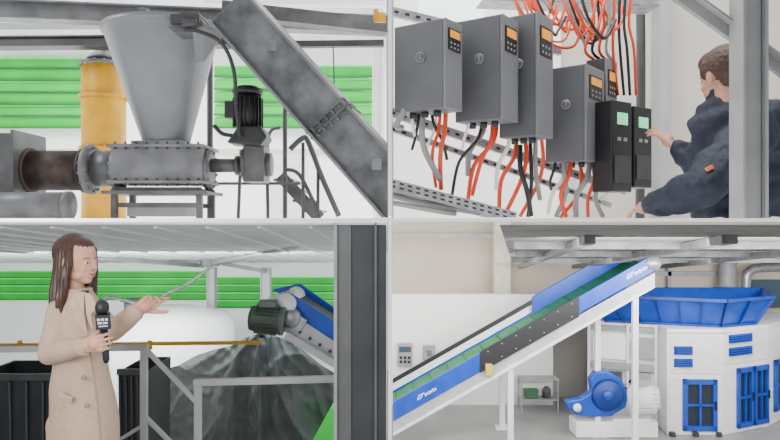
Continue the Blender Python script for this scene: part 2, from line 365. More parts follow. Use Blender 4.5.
# ================================================================= TOP LEFT bay
def tl():
    D=9.0
    b=MB(); b.box((-6.0,D+.1,H+2.5),(11.9,.2,4.98)); struct(b,'wall_back',WALLW,'white hall wall with green louvres')
    b=MB(); b.box((-6.0,D-.02,P(0,152,D).z),(11.8,.03,.06)); struct(b,'trim_1',BEIGE,'pale sill strip')
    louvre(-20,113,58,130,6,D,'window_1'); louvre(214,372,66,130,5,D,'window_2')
    b=MB(); a=P(-20,22,8.5); q=P(384,22,8.5); b.box(((a.x+q.x)/2,8.5,a.z+.14),(q.x-a.x,.3,.40)); struct(b,'trim_2',LGREY,'grey eaves beam along the wall')
    z=H+4.75*209/F
    b=MB(); p=V(P(-30,0,4.7).x,4.7,z); q=V(-.02,5.12,z)
    b.beam(p,q,.02,.12).beam(p+V(0,0,.06),q+V(0,0,.06),.12,.012).beam(p+V(0,0,-.06),q+V(0,0,-.06),.12,.012)
    fin(b,'channel_beam',GREY,label='grey painted steel channel beam spanning behind the hopper',cat='steel beam')
    b=MB(); p=P(-30,44,5.3); q=P(228,42,5.3); b.beam(p,q,.10,.05); b.beam(p+V(0,0,.035),q+V(0,0,.035),.14,.012).beam(p-V(0,0,.035),q-V(0,0,.035),.14,.012)
    fin(b,'support_beam',DGREY,label='dark steel beam behind the hopper',cat='steel beam')
    b=MB(); b.beam(P(225,46,5.5),P(384,44,5.5),.06,.05); fin(b,'support_beam',DGREY,label='dark steel rail at the wall top',cat='steel beam')
    b=MB(); p=P(222,10,4.3);q=P(386,28,4.5); b.beam(p,q,.1,.09); fin(b,'upper_girder',MGREY,label='grey upper girder above the conveyor duct',cat='steel beam')
    b=MB(); b.beam(P(205,3,4.6),P(386,5,4.6),.06,.03); fin(b,'tube_lamp',EDGE,label='slim white fluorescent tube lamp overhead',cat='lamp')
    r=thing('silo_tube','tall yellow cylindrical tank with bolted flanges','tank',V(P(104,0,5.6).x,5.6,H+.005))
    base=V(P(104,0,5.6).x,5.6,H+.005); sc=5.6/F; R=21*sc
    zz=lambda y:V(base.x,base.y,P(0,y,5.6).z)
    b=MB(); b.lathe(base,zz(66),[(0,R),(.99,R),(1,R*.97)],36); fin(b,'body',YEL,r)
    for y in (66,98,150):
        b=MB(); b.cyl(zz(y+1.5),zz(y-1.5),R*1.12,seg=36)
        for k in range(16):
            t=k*math.pi/8; c=zz(y+2.8)+V(math.cos(t)*R*1.05,math.sin(t)*R*1.05,0); b.cyl(c,c+V(0,0,.045),.009,seg=6)
        fin(b,'flange',YEL if y!=66 else GREY,r)
    b=MB(); b.lathe(zz(65),zz(50),[(0,R*.9),(.4,R*.75),(1,R*.3)],28).cyl(zz(51),zz(38),.05); fin(b,'cap',DGREY,r)
    b=MB(); b.cyl(V(P(210,0,5).x,5,H+.005),P(210,48,5),.022); fin(b,'conduit_pipe',DGREY,label='dark vertical conduit pipe behind the hopper',cat='pipe')
    d=4.1; s=d/F
    r=thing('screw_feeder','grey conical hopper over a horizontal screw conveyor housing','industrial machine',V(P(165,0,d).x,d,H+.005))
    top=P(162,29,d); bot=P(167,148,d)
    b=MB(); b.lathe(bot,top,[(0,21*s),(.02,22*s),(.95,55*s),(.955,57*s),(1,57*s),(1,54*s),(.95,52*s)],44,cap=False); hop=fin(b,'hopper',HGREY,r,solid=.006)
    b=MB()
    b.beam(top+V(-54*s,0,.01),top+V(54*s,0,.01),.05,.03)
    b.beam(top+V(0,-54*s,.01),top+V(0,54*s,.01),.05,.03)
    fin(b,'rim_brace',GREY,hop)
    b=MB(); b.poly([P(196,62,d-.25),P(204,62,d-.25),P(226,30,d-.30),P(206,26,d-.34),P(192,30,d-.34)],V(0,.02,0)); fin(b,'bracket',GREY,r,bevel=.003)
    b=MB(); b.poly([P(176,34,d-.36),P(168,28,d-.36),P(180,12,d-.36),P(198,12,d-.36),P(204,24,d-.36)],V(0,.30,0)); fin(b,'bracket',MGREY,r,bevel=.003)
    b=MB(); b.box(P(190,24,d-.30),(.16,.2,.05)); b.cyl(P(183,24,d-.42),P(197,24,d-.42),.022); fin(b,'level_sensor',DGREY,r,bevel=.002)
    b=MB(); a=P(121,149,d);c=P(209,184,d); m=(a+c)/2
    b.box(m,(c.x-a.x,.30,a.z-c.z)); b.box(V(m.x,d,a.z),(c.x-a.x+.03,.36,.018)); b.box(V(m.x,d,c.z),(c.x-a.x+.03,.36,.018))
    b.box(V(bot.x,d,a.z+.015),(52*s,.32,.03))
    b.m=1
    for x in range(126,208,10): 
        for y in (149,184): q=P(x,y,d); b.cyl(q+V(0,-.165,-.022),q+V(0,-.165,.022),.008,seg=6)
    fin(b,'housing',[GREY,DGREY],r,bevel=.002)
    b=MB(); b.cyl(P(124,168,d-.02),P(206,168,d-.02),15.5*s*1.03,seg=36); fin(b,'trough',GREY,r)
    b=MB(); b.cyl(P(97,169,d),P(122,169,d),18*s,seg=32); fin(b,'tube',MGREY,r)
    for x in (91,119,209):
        b=MB(); q=P(x,170,d); hh=25 if x==91 else 21
        b.cyl(q+V(-.013,0,0),q+V(.013,0,0),hh*s,seg=36)
        for k in range(14):
            t=k*math.pi/7; c2=q+V(-.024,math.sin(t)*hh*s*.88,math.cos(t)*hh*s*.88); b.cyl(c2,c2+V(.05,0,0),.009,seg=6)
        fin(b,'flange',GREY,r)
    b=MB(); b.cyl(P(28,171,d),P(90,171,d),20*s,seg=32); 
    for x in (30,84): b.cyl(P(x,171,d),P(x+3,171,d),22.5*s,seg=32)
    fin(b,'rusty_tube',RUST,r,label='brown rusted screw tube')
    b=MB(); q=P(2,168,d); b.box(q,(52*s,.34,62*s)); b.box(P(29,168,d),(3*s,.38,68*s)); fin(b,'end_box',MGREY,r,bevel=.004)
    b=MB(); b.cyl(P(-20,206,d-.3),P(70,206,d-.3),12.5*s,seg=32); b.cyl(P(66,206,d-.3),P(71,206,d-.3),13.3*s,seg=32); fin(b,'lower_tube',GREY,r)
    b=MB(); b.cyl(P(209,166,d),P(246,166,d),7*s,seg=24); b.cyl(P(236,166,d),P(240,166,d),10*s); fin(b,'drive_shaft',MGREY,r)
    b=MB(); b.box(P(257,165,d),(20*s,.2,36*s)); b.cyl(P(244,165,d),P(248,165,d),18*s); b.cyl(P(266,165,d),P(272,165,d),12*s); fin(b,'bearing_block',MGREY,r,bevel=.006)
    b=MB(); 
    for x in (124,206):
        for dy in (-.14,.14):
            q=P(x,190,d); b.beam(V(q.x,d+dy,H+.006),V(q.x,d+dy,q.z),.035,.035,V(0,1,0))
    for dy in (-.14,.14):
        for y in (191,206): b.beam(P(122,y,d)+V(0,dy,0),P(208,y,d)+V(0,dy,0),.02,.028)
    b.box(P(165,194,d),(100*s,.4,.02)); fin(b,'stand',MGREY,r,bevel=.002)
    b=MB(); b.box(V(P(162,0,d).x,d,P(0,211,d).z),(58*s,.2,12*s)); fin(b,'outlet_box',LGREY,r,bevel=.003)
    dm=4.0
    r=thing('geared_motor','black finned electric motor with cable on the feeder drive','electric motor',V(P(247,0,dm).x,dm,P(0,147,dm).z))
    q=V(P(248,0,dm).x,dm,P(0,95,dm).z); e=V(q.x,dm,P(0,128,dm).z)
    b=MB(); b.cyl(e,q,.078); 
    for k in range(20):
        t=k*math.pi/10; u=V(math.cos(t),math.sin(t),0); b.beam(e+u*.08,q.lerp(e,.12)+u*.08,.006,.02,u)
    fin(b,'motor_body',BLACK,r)
    b=MB(); b.cyl(q,q+V(0,0,.03),.09).cyl(q+V(0,0,.03),q+V(0,0,.045),.06); fin(b,'fan_cowl',BLACK,r)
    b=MB(); b.box(q.lerp(e,.5)+V(-.095,-.02,0),(.06,.09,.1)); fin(b,'terminal_box',BLACK,r,bevel=.006)
    b=MB(); b.poly([P(238,126,dm-.1),P(260,126,dm-.1),P(267,137,dm-.1),P(260,146,dm-.1),P(226,143,dm-.1)],V(0,.2,0)); fin(b,'gearbox',BLACK,r,bevel=.012)
    b=MB(); b.tube([P(184,30,3.70),P(200,32,3.66),P(222,44,3.66),P(234,72,3.75),P(236,110,3.83),P(240,138,3.86)],.011); b.tube([P(214,126,3.86),P(222,134,3.85),P(232,136,3.88)],.012); 
    fin(b,'motor_cable',BLACK,r)
    dd=3.75
    r=thing('inclined_screw_conveyor','thick scuffed grey inclined square conveyor duct','conveyor',P(300,110,dd))
    p=P(237,14,dd+.1); q=P(432,232,dd-.1); w=50*dd/F
    b=MB(); b.beam(p,q,.28,w*.86,V(0,0,1)); 
    def cl(b): b.clip(V(-.012,0,0),V(1,0,0)); b.clip(V(0,0,H+.012),V(0,0,-1)); return b
    cl(b); fin(b,'duct',CHUTE,r,bevel=.004)
    dr=(q-p).normalized(); nr=dr.cross(V(0,1,0)).normalized()
    if nr.z<0: nr=-nr
    for sgn in (1,-1):
        b=MB(); b.beam(p+nr*sgn*w*.45,q+nr*sgn*w*.45,.33,.014); cl(b); fin(b,'flange_strip',GREY,r)
    b=MB(); b.beam(p+nr*w*.1+V(0,-.142,0),q+nr*w*.1+V(0,-.142,0),.006,.012); cl(b); fin(b,'side_seam',MGREY,r)
    for t in (.50,.525):
        c=p.lerp(q,t); b=MB(); b.beam(c-dr*.006,c+dr*.006,.31,w*1.0)
        for k in range(6):
            o=c+nr*w*(-.42+.168*k)+V(0,-.158,0); b.cyl(o-dr*.014,o+dr*.014,.007,seg=6)
        fin(b,'joint_flange',MGREY,r)
    for t,k in ((.2,.1),(.72,.05)):
        b=MB(); b.box(p.lerp(q,t)+nr*w*k+V(0,-.143,0),(.05,.012,.06)); fin(b,'access_plate',GREY,r)
    b=MB(); x=P(379,0,6.5).x; b.box((x,6.5,H+.006+1),(.05,.2,2)); b.box((x-.045,6.5,H+1.006),(.012,.26,2)); b.box((x+.045,6.5,H+1.006),(.012,.26,2)); fin(b,'steel_column',WHITE,label='white painted steel column',cat='column')
    b=MB(); b.cyl(P(374,18,4.0),P(386,18,4.0),.03); b.cyl(P(376,10,4.0),P(376,20,4.0),.016); fin(b,'yellow_pipe',YEL,label='short bright yellow pipe near the roof',cat='pipe')
    ds=5.4
    r=thing('stair_railing','dark tubular stair railing descending behind the conveyor','railing',V(P(300,0,ds).x,ds,H+.005))
    g=lambda x,y,e=0:P(x,y,ds+e)
    b=MB(); b.tube([g(285,108),g(285,160),V(g(285,0).x,ds,H+.01)],.018); fin(b,'post',DGREY,r)
    b=MB(); b.tube([V(g(268,0).x,ds,H+.01),g(268,140),g(280,128)],.014); fin(b,'post',DGREY,r)
    b=MB(); b.tube([g(290,150),g(302,139),g(308,142),g(322,178),V(g(339,0).x,ds,H+.03)],.022); fin(b,'handrail',DGREY,r)
    b=MB(); b.tube([g(284,170),g(300,176),V(g(320,0).x,ds,H+.03)],.016); fin(b,'mid_rail',DGREY,r)
    for x,y in ((303,143),(318,172)):
        b=MB(); b.tube([V(g(x,0).x,ds,H+.01),g(x,y)],.014); fin(b,'post',DGREY,r)
    for k in range(4):
        b=MB(); b.box(g(288+k*9,182+k*10,.35),(.16,.5,.02)); fin(b,'tread',MGREY,r)
    b=MB(); b.beam(g(280,176,.12),g(320,219,.12),.02,.10); b.clip(V(0,0,H+.012),V(0,0,-1)); fin(b,'stringer',MGREY,r)
    b=MB(); b.tube([V(g(241,0).x,5.3,H+.01),P(241,150,5.3)],.014); fin(b,'post',DGREY,r)
    b=MB(); b.tube([P(212,184,5.35),P(300,184,5.35)],.012); fin(b,'mid_rail',DGREY,r)
    b=MB(); b.tube([P(333,46,5.5),P(334,90,5.5),P(330,134,5.5)],.006,6); fin(b,'hanging_cord',BLACK,label='thin cord hanging from the beam',cat='cord')
    b=MB(); b.box(V(P(288,0,7.5).x,7.5,H+.35),(.45,.3,.69)); b.box(V(P(288,0,7.5).x,7.34,H+.4),(.38,.02,.5)); fin(b,'wall_cabinet',WHITE,label='pale low cabinet by the back wall',cat='cabinet',bevel=.01)
tl()
# ================================================================= TOP RIGHT bay
def tr():
    D=5.2
    b=MB(); b.box((3.3,D+.1,H+2),(6.55,.2,3.98)); struct(b,'wall_back',BEIGE2,'pale beige plastered wall')
    b=MB(); a=P(391,180,D-.12);q=P(560,4,D-.12); b.box(((a.x+q.x)/2+.02,D-.04,H+.9),(q.x-a.x,.05,1.78)); struct(b,'wall_panel',WALLW,'white wall panel')
    b=MB(); b.box(V(P(655,0,D).x,D-.1,H+1.2),(.06,.16,2.38)); struct(b,'trim_3',LGREY,'vertical grey wall trim')
    b=MB(); b.poly([P(418,26,D-.15),P(484,26,D-.15),P(484,-4,D-.15),P(418,-4,D-.15)],V(0,.03,0)); struct(b,'window_3',GLASS,'bright daylight window')
    units=[(394,443,460,18,108,2.9,35,0),(455,500,516,14,119,3.02,35,0),(499,535,551,12,136,3.14,37,0),(545,584,602,64,161,3.3,38,0),(586,604,615,58,168,3.50,40,1)]
    for (ax,bx,cx,yt,yb,d,th,dk) in units:
        t=math.radians(th); u=V(-math.cos(t),math.sin(t),0); w=V(math.sin(t),math.cos(t),0)
        B=V((bx-390)/F*d,d,0)
        def sol(k,v): k=(k-390)/F; return (k*B.y-B.x)/(v.x-k*v.y)
        sl=sol(ax,u); fl=min(sol(cx,w),.30)
        zt=P(0,yt,d).z; zb=P(0,yb,d).z
        B.z=zb
        r=thing('motor_drive_unit','grey wall-mounted inverter drive with small orange display','electrical drive',B,'inverter drives on the mounting rail')
        hz=V(0,0,zt-zb)
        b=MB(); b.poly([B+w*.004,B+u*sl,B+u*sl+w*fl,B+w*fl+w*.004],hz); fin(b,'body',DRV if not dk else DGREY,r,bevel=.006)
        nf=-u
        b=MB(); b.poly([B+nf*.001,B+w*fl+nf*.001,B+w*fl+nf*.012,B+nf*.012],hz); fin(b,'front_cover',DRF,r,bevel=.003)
        def fq(a0,a1,z0,z1,th2=.004,o=.012):
            return [B+w*fl*a0+nf*o+hz*z0,B+w*fl*a1+nf*o+hz*z0,B+w*fl*a1+nf*o+hz*z1,B+w*fl*a0+nf*o+hz*z1],nf*th2
        b=MB(); b.poly(*fq(.15,.85,.66,.90)); 
        b.m=1
        for i in range(3):
            for j in range(2): b.poly(*fq(.25+.2*i,.33+.2*i,.68+.05*j,.70+.05*j,.005,.012))
        fin(b,'keypad',[BLACK,LGREY],r)
        b=MB(); b.poly(*fq(.22,.78,.80,.88,.003,.0165)); fin(b,'display',DISP,r)
        nn=-w
        c=B+u*sl*.45+hz*.60
        b=MB(); rr=.024
        b.lathe(c-nn*.0015,c+nn*.003,[(0,rr),(1,rr)],28); b.m=1; b.lathe(c,c+nn*.0045,[(0,rr*.8),(1,rr*.8)],24); b.m=0; b.beam(c+nn*.005-V(0,0,.012),c+nn*.005+V(0,0,.012),.006,.006); fin(b,'round_emblem',[EMB,DRV],r)
        for i in range(3):
            b=MB(); p=B+u*sl*(.25+.25*i)+w*fl*.4; b.cyl(p+V(0,0,-.025),p+V(0,0,.01),.016); fin(b,'cable_gland',BLACK,r)
    for (bx,cx,yt,yb,d) in [(612,632,100,192,3.3),(634,652,106,188,3.42)]:
        B=P(bx,yb,d); C=P(cx,yb,d+.09); w=(C-B); w.z=0; fl=w.length; w.normalize(); nf=V(w.y,-w.x,0); hz=V(0,0,P(0,yt,d).z-B.z)
        r=thing('control_module','black upright control module with lit green screen','controller',B,'black control modules beside the drives')
        b=MB(); b.poly([B,B+w*fl,B+w*fl-nf*.12,B-nf*.12],hz); fin(b,'body',BLACK,r,bevel=.006)
        def q4(a0,a1,z0,z1): return [B+w*fl*a0+nf*.0005+hz*z0,B+w*fl*a1+nf*.0005+hz*z0,B+w*fl*a1+nf*.0005+hz*z1,B+w*fl*a0+nf*.0005+hz*z1]
        b=MB(); b.poly(q4(.25,.75,.74,.87),nf*.004); fin(b,'screen',GSCR,r)
        for i in range(2):
            b=MB(); b.poly(q4(.25+.3*i,.42+.3*i,.56,.60),nf*.004); fin(b,'button',GCAB,r)
        b=MB(); b.poly(q4(.1,.9,.1,.4),nf*.006); fin(b,'lower_cover',DGREY,r)
    def strut(x0,y0,d0,x1,y1,d1,w=.045,lab='galvanised slotted strut rail behind the drives'):
        p=P(x0,y0,d0);q=P(x1,y1,d1); b=MB(); b.beam(p,q,.03,w)
        n=int((q-p).length/.06); dr=(q-p).normalized()
        b.m=1
        for i in range(n):
            c=p+dr*(.03+.06*i)+V(0,-.016,0); b.beam(c-dr*.012,c+dr*.012,.004,.012)
        b.clip(V(0.012,0,0),V(-1,0,0)); b.clip(V(0,0,H+.012),V(0,0,-1))
        fin(b,'strut_rail',[STEEL,BLACK],label=lab,cat='rail',group='slotted strut rails')
    strut(388,112,3.45,625,192,3.8); strut(388,128,3.5,610,206,3.85,.03); strut(391,12,3.5,560,52,3.8)
    r=thing('cable_tray','perforated galvanised cable tray sloping below the drives','cable tray',P(450,205,3.0))
    p=P(389,184,2.95);q=P(516,218,3.15)
    b=MB(); b.beam(p,q,.004,.05); b.beam(p+V(0,.16,.0),q+V(0,.16,.0),.004,.05); b.beam(p+V(0,.08,-.025),q+V(0,.08,-.025),.16,.003)
    dr=(q-p).normalized(); n=16; b.m=1
    for i in range(n):
        for k in (-.008,.012):
            c=p.lerp(q,(i+.5)/n)+V(0,-.003,k); b.beam(c-dr*.01,c+dr*.01,.003,.008)
    b.clip(V(0.012,0,0),V(-1,0,0)); b.clip(V(0,0,H+.012),V(0,0,-1)); fin(b,'tray_body',[STEEL,BLACK],r)
    for pts,rad in (([P(391,196,3.1),P(430,205,3.1),P(480,213,3.15)],.014),([P(391,203,3.0),P(440,212,3.05),P(455,214,3.1)],.012)):
        b=MB(); b.tube(pts,rad); b.clip(V(0.012,0,0),V(-1,0,0)); fin(b,'tray_cable',GCAB,r)
    def cab(pts,m,rad,grp='hanging power cables under the drives'):
        b=MB(); b.tube(pts,rad,8); b.clip(V(0,0,H+.008),V(0,0,-1)); b.clip(V(0.008,0,0),V(-1,0,0))
        nm={'orange_cable':'orange','black_plastic':'black','grey_cable':'grey','white_paint':'white'}[m.name]
        fin(b,'power_cable',m,label=nm+' power cable drooping beside the drives',cat='cable',group=grp)
    rnd=random.Random(7)
    L=[(446,106,441,190,ORANGE,.011),(441,106,436,188,ORANGE,.008),(432,106,447,160,BLACK,.008),(425,106,440,180,GCAB,.014),(418,107,412,150,BLACK,.007),(436,120,428,148,WHITE,.006),(406,108,402,128,GCAB,.014),(412,110,416,140,WHITE,.008),
       (497,116,468,200,ORANGE,.011),(492,114,472,196,ORANGE,.010),(482,112,452,196,BLACK,.008),(486,112,468,176,GCAB,.014),(470,110,462,150,WHITE,.007),
       (524,134,505,215,ORANGE,.011),(517,132,499,214,ORANGE,.011),(510,128,496,190,WHITE,.01),(530,140,528,217,BLACK,.010),(540,134,520,217,ORANGE,.010),(520,150,531,216,BLACK,.013),(536,136,540,200,GCAB,.012),
       (578,158,560,218,ORANGE,.010),(572,158,566,217,ORANGE,.011),(562,156,556,217,GCAB,.013),(596,164,588,217,ORANGE,.010),(590,160,576,217,GCAB,.014),(602,166,603,217,GCAB,.012),(556,158,551,190,BLACK,.008),(606,170,600,200,WHITE,.008),(568,158,548,214,WHITE,.010)]
    for i,(x0,y0,x1,y1,m,rad) in enumerate(L):
        d=2.98+(x0-400)*.0023+(i%3)*.03
        s=rnd.uniform(-9,9); cab([P(x0,y0-4,d+.06),P(x0+s*.4,y0+(y1-y0)*.3,d+.03),P((x0+x1)/2+s,(y0+y1)/2+8,d+.05),P(x1,y1,d+.1)],m,rad)
    for i in range(22):
        x=rnd.uniform(524,608); y=rnd.uniform(2,20); m=[ORANGE,ORANGE,GCAB,ORANGE,BLACK][i%5]
        d=3.45+.035*(i%9); x2=x+rnd.uniform(12,36)
        cab([P(x-14,-12,d),P(x-5,y,d-.02),P(x+8,y+rnd.uniform(12,30),d),P(x2-4,y+rnd.uniform(10,34),d+.02),P(min(x2+4,638),rnd.uniform(-8,24),d+.05)],m,rnd.uniform(.006,.009),'tangled cables above the drives')
    for k in range(8):
        x=590+k*6; cab([P(x,-10,3.52+.03*(k%3)),P(x+4-k,24,3.52+.03*(k%3)),P(x-5+k,50,3.52+.03*(k%3)),P(x+4,96 if k>3 else 60,3.56+.03*(k%3))],[ORANGE,BLACK,ORANGE,GCAB,ORANGE,BLACK,BLACK,ORANGE][k],.008,'tangled cables above the drives')
    b=MB(); p=P(480,4,3.85);q=P(652,10,4.0); b.beam(p,q,.16,.012); b.beam(p+V(0,-.08,.03),q+V(0,-.08,.03),.006,.06); fin(b,'overhead_cable_tray',STEEL,label='galvanised tray carrying the cable tangle',cat='cable tray')
    b=MB(); b.tube([P(640,-10,4.3),P(641,60,4.3),V(P(640,0,4.3).x,4.3,H+.01)],.03); fin(b,'conduit_pipe',DGREY,label='dark conduit beside the controls',cat='pipe')
    dp=2.40
    r=thing('steel_frame','light grey steel frame post with diagonal brace','frame',V(P(748,0,dp).x,dp,H+.006))
    b=MB(); x=P(747,0,dp).x; s=dp/F
    b.box((x,dp,H+.006+.45),(18*s,.07,.9)); b.box((x-11*s,dp-.01,H+.456),(3*s,.10,.9)); b.box((x+11*s,dp-.01,H+.456),(3*s,.10,.9)); fin(b,'post',LGREY,r,bevel=.002)
    b=MB(); b.beam(P(676,-6,dp+.09),P(796,80,dp+.03),.03,13*s); b.beam(P(680,-12,dp+.07),P(800,74,dp+.01),.07,3*s); fin(b,'brace',LGREY,r,bevel=.002)
tr()
# ================================================================= BOTTOM LEFT bay
def bl():
    D=10.2
    b=MB(); b.box((-6.2,D+.1,2),(12.3,.2,3.98)); struct(b,'wall_back',WALLW,'white hall wall with green louvre band')
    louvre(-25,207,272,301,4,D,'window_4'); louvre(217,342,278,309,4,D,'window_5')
    zc=lambda d:4.3-.0925*d
    b=MB(); x0=-7.2;x1=-.02
    b.poly([V(x0,3.5,zc(3.5)),V(x1,3.5,zc(3.5)),V(x1,D,zc(D)),V(x0,D,zc(D))],V(0,0,.008))
    for i in range(26):
        x=x0+.15+(x1-x0)*i/26; b.beam(V(x,3.6,zc(3.6)-.006),V(x,D,zc(D)-.006),.022,.012)
    struct(b,'ceiling_left',CEILW,'white ribbed sheet roof underside')
    for (x0,y0,x1,y1,dd0,dd1,w) in [(203,262,340,228,9.5,4.9,.09),(-10,246,200,262,6.2,9.6,.05)]:
        b=MB(); p=P(x0,y0+2,dd0);q=P(x1,y1+4,dd1); b.beam(p,q,.08,w); b.beam(p-V(0,0,w/2),q-V(0,0,w/2),.14,.012)
        fin(b,'roof_beam',LGREY,label='light grey roof beam under the ribbed roof',cat='steel beam')
    for x,dd,w in ((212,9.0,.09),(266,9.0,.11)):
        b=MB(); X=P(x,0,dd).x; zt=zc(dd)-.1; b.box((X,dd,zt/2),(w,.1,zt)); b.box((X-w/2,dd,zt/2),(.012,.16,zt)); b.box((X+w/2,dd,zt/2),(.012,.16,zt))
        fin(b,'steel_column',LGREY,label='light grey steel column against the wall',cat='column',group='wall columns')
    b=MB(); b.beam(P(212,262,8.85),P(266,272,8.85),.03,.05); b.box(P(211,262,8.85),(.2,.08,.12)); fin(b,'column_brace',MGREY,label='small grey brace with bracket at column top',cat='brace')
    b=MB(); b.tube([P(212,266,8.6),P(190,283,8.6),P(168,294,8.6),P(152,304,8.6)],.020); fin(b,'sloping_pipe',GREY,label='thin grey sloping pipe',cat='pipe')
    c=V(P(168,0,8.2).x,8.2,0)
    r=thing('white_tank','rounded white tank with top hatch standing by the wall','tank',c)
    b=MB(); b.lathe(c,V(c.x,c.y,P(0,308,8.2).z),[(0,.80),(.93,.80),(.97,.72),(1,.35)],40); fin(b,'shell',WHITE,r)
    b=MB(); zt=P(0,308,8.2).z; b.cyl(V(c.x-.4,c.y,zt-.05),V(c.x-.4,c.y,zt+.08),.13); b.cyl(V(c.x-.4,c.y,zt+.08),V(c.x-.4,c.y,zt+.1),.17); fin(b,'hatch',MGREY,r)
    b=MB(); b.tube([V(c.x-.7,c.y-.3,zt-.02),V(c.x-.6,c.y-.3,zt+.16),V(c.x+.0,c.y-.3,zt-.01)],.018); fin(b,'hatch_rail',MGREY,r)
    b=MB(); X=P(247,0,9.5).x; b.box((X,9.5,1.1),(.8,.5,2.2)); b.box((X,9.24,1.6),(.7,.02,1.0)); fin(b,'white_cabinet',WHITE,label='tall white cabinet near the columns',cat='cabinet',bevel=.01)
    b=MB(); b.cyl(P(-20,346,5.75),P(262,343,5.75),.017,seg=12); 
    for x in (20,150): b.cyl(P(x,341,5.75),P(x,350,5.75),.020,seg=10)
    fin(b,'yellow_pipe',YEL,label='long thin yellow pipe running level behind the railing',cat='pipe')
    r=thing('walkway_platform','dark steel walkway platform on legs','platform',V(-2.8,4.2,0))
    b=MB(); b.box((-2.8,4.1,1.85),(4.8,3.1,.1)); fin(b,'deck',DGREY,r)
    for x in (-5.1,-.5):
        for y in (2.7,5.5):
            b=MB(); b.box((x,y,.9),(.1,.1,1.8)); fin(b,'leg',DGREY,r)
    for (x0,x1,y,dd,l) in ((-30,52,377,4.3,'large black waste bin with ribbed sides behind the woman'),(118,147,372,4.6,'black waste bin beside the railing post')):
        a=P(x0,y,dd);q=P(x1,y,dd)
        r=thing('waste_bin',l,'bin',V((a.x+q.x)/2,dd,1.901))
        w=q.x-a.x; c=V((a.x+q.x)/2,dd+.3,0)
        b=MB(); zt=a.z
        o=[V(c.x-w/2,dd,zt),V(c.x+w/2,dd,zt),V(c.x+w/2,dd+.5,zt),V(c.x-w/2,dd+.5,zt)]
        i1=[V(p.x+(c.x-p.x)*.08,p.y+(dd+.25-p.y)*.1,zt) for p in o]; i0=[V(p.x,p.y,zt-.35) for p in i1]; ob=[V(p.x+(c.x-p.x)*.1,p.y+(dd+.25-p.y)*.1,1.901) for p in o]
        b.loft([ob,o,i1,i0])
        b.m=1
        for k in range(5): x=a.x+w*(k+.5)/5; b.beam(V(x+(c.x-x)*.1,dd+.03,1.92),V(x,dd-.012,zt-.03),.012,.02)
        fin(b,'bin_shell',[BIN,PILLAR],r)
        b=MB(); b.beam(V(a.x,dd-.01,zt),V(q.x,dd-.01,zt),.03,.04); fin(b,'rim',DGREY,r)
    dr=3.75
    r=thing('guard_railing','grey painted tubular steel guard railing around the platform','railing',V(P(170,0,dr).x,dr,1.9))
    g=lambda x,y,e=0:P(x,y,dr+e)
    for (x,y) in ((144,348),(198,382)):
        b=MB(); q=g(x,y); b.box((q.x,q.y,(q.z+1.9)/2),(.038,.034,q.z-1.9)); fin(b,'post',LGREY,r,bevel=.004)
    for args in (((-20,350,.2),(148,348,0),.03,.034,'top_rail'),((146,350,0),(198,404,0),.026,.024,'diagonal_rail'),((194,383,0),(346,379,-.05),.036,.036,'top_rail'),((146,418,0),(172,444,0),.026,.022,'diagonal_rail'),((120,440,0),(146,424,0),.02,.02,'diagonal_rail')):
        b=MB(); b.beam(g(*args[0]),g(*args[1]),args[2],args[3]); fin(b,args[4],LGREY,r,bevel=.003)
    # draped netting: one thin sheet gathered at the conveyor, creases radiating down to the floor
    dn=6.5
    b=MB(); nu,nv=200,110
    top=[(148,378),(160,371),(178,366),(196,356),(214,350),(232,346),(246,338),(262,333),(274,336),(292,342),(305,352),(322,366),(346,380)]
    rings=[]
    for j in range(nv+1):
        v=(j/nv)**1.35; row=[]
        for i in range(nu+1):
            u=i/nu*(len(top)-1); k=min(int(u),len(top)-2); f=u-k
            x=top[k][0]*(1-f)+top[k+1][0]*f; y=top[k][1]*(1-f)+top[k+1][1]*f
            X=x
            if x>255: X=x-(x-255)*min(.85,1.7*v)
            Y=y*(1-v)+662*v
            ang=math.atan2(X-262,Y-305)
            w1=noise.noise(V(X*.012,Y*.012,7)); w2=noise.noise(V(X*.03,Y*.02,2))
            f1=1-abs(math.sin(ang*7+2.2*w1)); f2=1-abs(math.sin(ang*17+3*w2+1))
            cross=1-abs(math.sin((X*.4+Y)*.035+3*w1)); g1=min(1,.25+3*v)
            dd=dn-.7*v-.16*g1*f1*f1-.07*g1*f2*f2-.05*cross*cross*cross+.02*noise.noise(V(X*.15,Y*.15,5))
            row.append(P(X,Y,dd))
        rings.append(row)
    b.sm=True; b.loft(rings,cap=False,closed=False)
    m=mat('dark_mesh_netting',(.050,.064,.064),.6,0,.30,5,.25,alpha=.95,dist=.01)
    fin(b,'netting_sheet',m,label='dark grey-green mesh tarpaulin draped under the conveyor end',cat='tarpaulin')
    b=MB(); b.cyl(P(262,330,6.40),P(262,338,6.40),.03); b.tube([P(262,332,6.40),P(261,326,5.9),P(262,322,5.1)],.015); fin(b,'net_hook',DGREY,label='dark hook holding the netting',cat='hook')
    b=MB(); b.box(V(P(325,0,8.6).x,8.6,P(0,415,8.6).z/2),(.60,.3,P(0,395,8.6).z)); fin(b,'green_container',mat('green_crate',(.03,.42,.05),.5),label='bright green container behind the netting',cat='container',bevel=.01)
    dc=5.0
    r=thing('belt_conveyor','blue inclined conveyor head with steel drum and motor','conveyor',P(320,330,dc))
    g=lambda x,y,e=0:P(x,y,dc+e)
    b=MB(); b.poly([g(286,305,-.1),g(290,293,-.1),g(347,330,-.1),g(347,360,-.1)],V(0,.02,0)); fin(b,'side_panel',BLUE,r,bevel=.003)
    b=MB(); b.poly([g(272,290,.45),g(300,284,.45),g(348,318,.45),g(348,334,.45)],V(0,.02,0)); fin(b,'side_panel',BLUE,r,bevel=.003)
